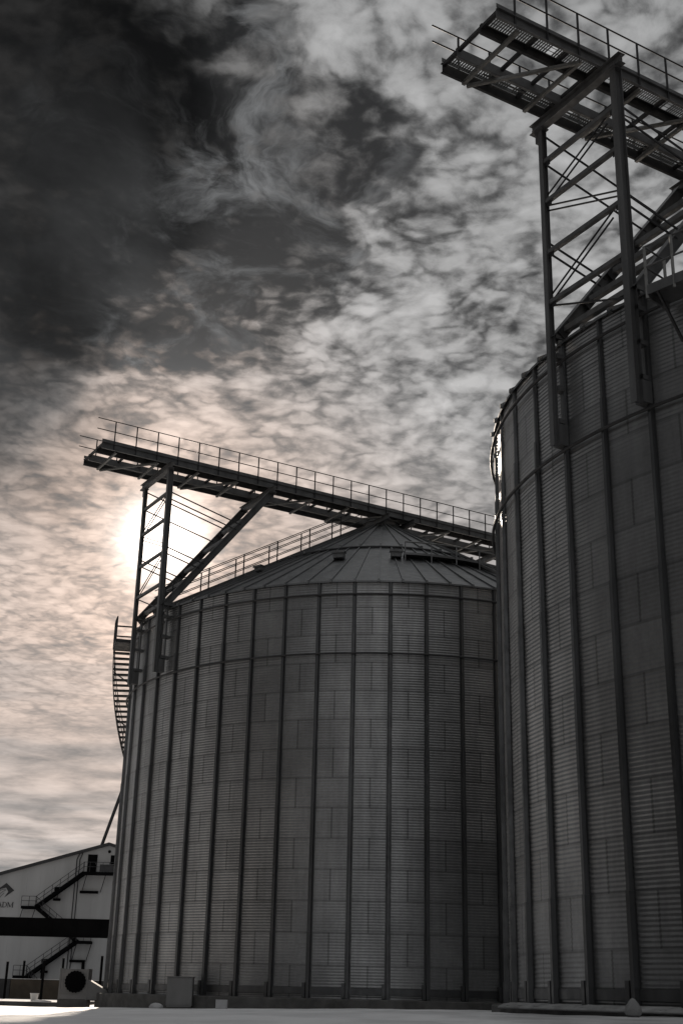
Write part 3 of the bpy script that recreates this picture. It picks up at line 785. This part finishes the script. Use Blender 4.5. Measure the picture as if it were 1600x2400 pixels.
# ------------------------------------------------------------------ sky
def make_sky():
    w = bpy.data.worlds.new('World'); sc.world = w; w.use_nodes = True; t = NT(w.node_tree); w.node_tree.nodes.clear()
    d = t.vm('NORMALIZE', t.new('ShaderNodeTexCoord').outputs['Generated']); x, y, z = t.sep(d)
    sky = t.new('ShaderNodeTexSky', sky_type='NISHITA'); sky.sun_disc = False; sky.sun_elevation = EL; sky.sun_rotation = AZ
    sky.air_density = 1; sky.dust_density = .6
    hs = t.new('ShaderNodeHueSaturation'); hs.inputs['Saturation'].default_value = .12; t.put(hs.inputs['Color'], sky.outputs[0])
    mul, add, sub, mx = (lambda a, b: t.m('MULTIPLY', a, b)), (lambda a, b: t.m('ADD', a, b)), (lambda a, b: t.m('SUBTRACT', a, b)), (lambda a, b: t.m('MAXIMUM', a, b))
    ang = lambda v: mul(t.m('ARCCOSINE', t.m('MINIMUM', t.vm('DOT_PRODUCT', d, tuple(Vector(v).normalized())), .99999)), 180/PI)
    aS = ang(SUN)
    # a cloud ceiling at one height, seen in perspective
    q = add(mx(z, 0.), .07)
    p = t.comb(t.m('DIVIDE', x, q), t.m('DIVIDE', y, q), 0.)
    wv = t.vm('SUBTRACT', t.noise(p, 3.0, 5, .55, out=1), (.5,.5,.5))
    pw = t.vm('ADD', p, t.vm('SCALE', wv, .10))
    big = t.noise(pw, 1.7, 6, .55, 0, '4D', 2.3)
    mid = t.noise(pw, 5.5, 7, .58, .2, '4D', 5.1)
    puff = t.noise(pw, 16., 7, .66, .2, '4D', 1.7)
    def billow(sc, w, dt):            # rounded lumps parted by thin darker creases
        n = t.noise(pw, sc, dt, .5, 0., '4D', w)
        return t.ramp(t.m('ABSOLUTE', sub(n, .5)), .0, .17)
    cell = add(mul(billow(12., .4, 1.5), .58), mul(billow(29., 3.3, 1.5), .42))
    far = t.ramp(z, .27, .12)                              # towards the horizon the cells run together into streaks
    streak = t.noise(pw, 4.6, 7, .56, .3, '4D', 8.2)
    tex = add(mul(cell, .24), add(mul(puff, .62), mul(mid, .40)))        # about .3 .. .9
    tex = add(mul(tex, sub(1., far)), mul(add(mul(streak, .95), .13), far))
    wob = add(mul(sub(big, .5), 16.), mul(sub(mid, .5), 15.))
    def lobe(v, r0, r1, k=1.): return t.ramp(add(ang(v), mul(wob, k)), r0, r1, 1., 0.)
    gap = mx(lobe(GAPS[0], 2., 11.5, .8), mx(mul(lobe(GAPS[1], 1.5, 6., .5), .85), lobe(GAPS[2], 3., 8.0, .6)))
    cov = t.ramp(sub(add(tex, mul(sub(big, .5), .30)), mul(gap, .235)), t.ramp(z, .50, .30, .34, .20), .68)
    shade = sub(1., mul(lobe(BANK[0], 4., 16.5, .5), .97))
    shade = mul(shade, sub(1., mul(lobe(BANK[1], 2.5, 10.5, .4), .84)))
    # brightness of the cloud itself
    lum = mul(t.ramp(tex, .40, .80, .30, 1.28, False), t.ramp(big, .3, .7, .82, 1.15))
    soft = t.ramp(z, .50, .28, .12, .42)                   # lower down the layer is thicker and softer
    lum = add(mul(lum, sub(1., soft)), mul(.92, soft))
    base = mul(mul(lum, SKYL), mul(mx(shade, .05), t.ramp(gap, 0., 1., 1., .36)))
    g1 = mul(t.m('POWER', 2.71828, mul(aS, -1/6.2)), .74)
    g2 = mul(t.m('POWER', 2.71828, mul(mul(aS, aS), -1/(1.5*1.5))), 3.0)
    g3 = mul(t.m('POWER', 2.71828, mul(aS, -1/15.)), .12)
    g4 = mul(mul(t.ramp(z, .34, .20), t.m('POWER', 2.71828, mul(aS, -1/10.))), .70)      # lit haze low under the sun
    band = t.noise(t.vm('MULTIPLY', p, (.45,1.0,1)), 2.1, 5, .55, .2, '4D', 4.4)
    band = add(sub(1., t.ramp(z, .34, .22)), mul(t.ramp(z, .34, .22), t.ramp(band, .38, .60, .55, 1.06)))
    glow = mul(mul(add(g1, add(g3, g4)), band), mx(t.ramp(shade, .1, .9), .12))
    tint = t.mix(t.ramp(aS, 4., t.ramp(z, .28, .46, 30., 15.)), (1.0,.67,.48,1), (1.0,.90,.84,1))
    cloudc = t.vm('ADD', t.vm('SCALE', (.985,1.0,1.01), base), t.vm('SCALE', tint, mul(glow, mul(lum, 1.05))))
    clear = t.vm('SCALE', t.vm('MULTIPLY', hs.outputs[0], (.0046,.0048,.0050)), mx(t.ramp(shade, .0, .8), .25))
    clear = t.vm('ADD', clear, t.vm('SCALE', (1.0,.90,.82), mul(glow, .17)))
    clear = t.vm('ADD', clear, t.vm('SCALE', (.93,1.0,1.06), mul(t.ramp(z, .49, .39), mul(.075, mx(t.ramp(shade, .1, .9), .1)))))
    # thin veil hanging at the left
    vn = t.noise(t.vm('MULTIPLY', p, (1.4,.8,1)), 2.6, 6, .55, .4, '4D', 7.7)
    edge = add(ang(VEIL), add(mul(sub(big, .5), 7.), mul(sub(mid, .5), 2.)))
    veil = mul(t.ramp(edge, 15.4, 13.4), mul(t.ramp(vn, .34, .70, .004, .050), t.ramp(z, .645, .50, .12, 1.)))
    # torn wisps in the open gap
    wn = t.noise(t.vm('ADD', p, t.vm('SCALE', wv, .22)), 7.5, 8, .64, .6, '4D', 11.3)
    wisp = mul(mul(t.ramp(wn, .44, .70), t.ramp(big, .30, .58)), mul(t.ramp(gap, .15, .6), mx(t.ramp(shade, .02, .55), .12)))
    clear = t.vm('ADD', clear, t.vm('SCALE', (.98,1,1.02), mul(wisp, .22)))
    colr = t.mix(cov, clear, cloudc)
    colr = t.vm('ADD', colr, t.vm('SCALE', (.98,1,1.02), veil))
    colr = t.vm('ADD', colr, t.vm('SCALE', (1.0,.92,.84), g2))
    # unseen cover behind the camera, shaped to light the middle bin
    back = t.ramp(y, .45, -.30)
    bcol = t.vm('SCALE', (.99,1,1.01), mul(mul(t.ramp(mid, .3, .7, .8, 1.2), BACKL), mul(t.ramp(add(x, mul(y, .35)), .25, -.95, 1.3, .45), t.ramp(x, .02, .42, 1., .12))))
    colr = t.mix(back, colr, bcol)
    colr = t.vm('SCALE', colr, sub(1., mul(mul(t.ramp(x, -.30, -.55), t.ramp(z, .32, .55)), .85)))      # dark bank continued left, out of view, to keep light off the nearest bin
    colr = t.vm('ADD', colr, t.vm('SCALE', (.99,1,1.01), mul(t.ramp(z, .82, .96), .36)))      # brightness added overhead, out of view, to lift the snow
    colr = t.mix(t.ramp(z, 0., -.05), colr, (.10,.10,.10,1))
    bg = t.new('ShaderNodeBackground'); bg.inputs['Strength'].default_value = .1
    t.put(bg.inputs['Color'], t.vm('SCALE', colr, 10.))
    out = t.new('ShaderNodeOutputWorld'); t.l.new(bg.outputs[0], out.inputs[0])
SKYL, BACKL = .32, .45
GAPS = ((-.1097,.7962,.595), (-.0577,.8371,.544), (-.1582,.8395,.5199))
BANK = ((-.2541,.74,.6227), (-.2851,.8417,.4585))
VEIL = (-.3900,.7650,.5140)
make_sky()

vs_ = sc.view_settings; vs_.view_transform = 'Standard'; vs_.look = 'None'; vs_.exposure = 0; vs_.gamma = 1
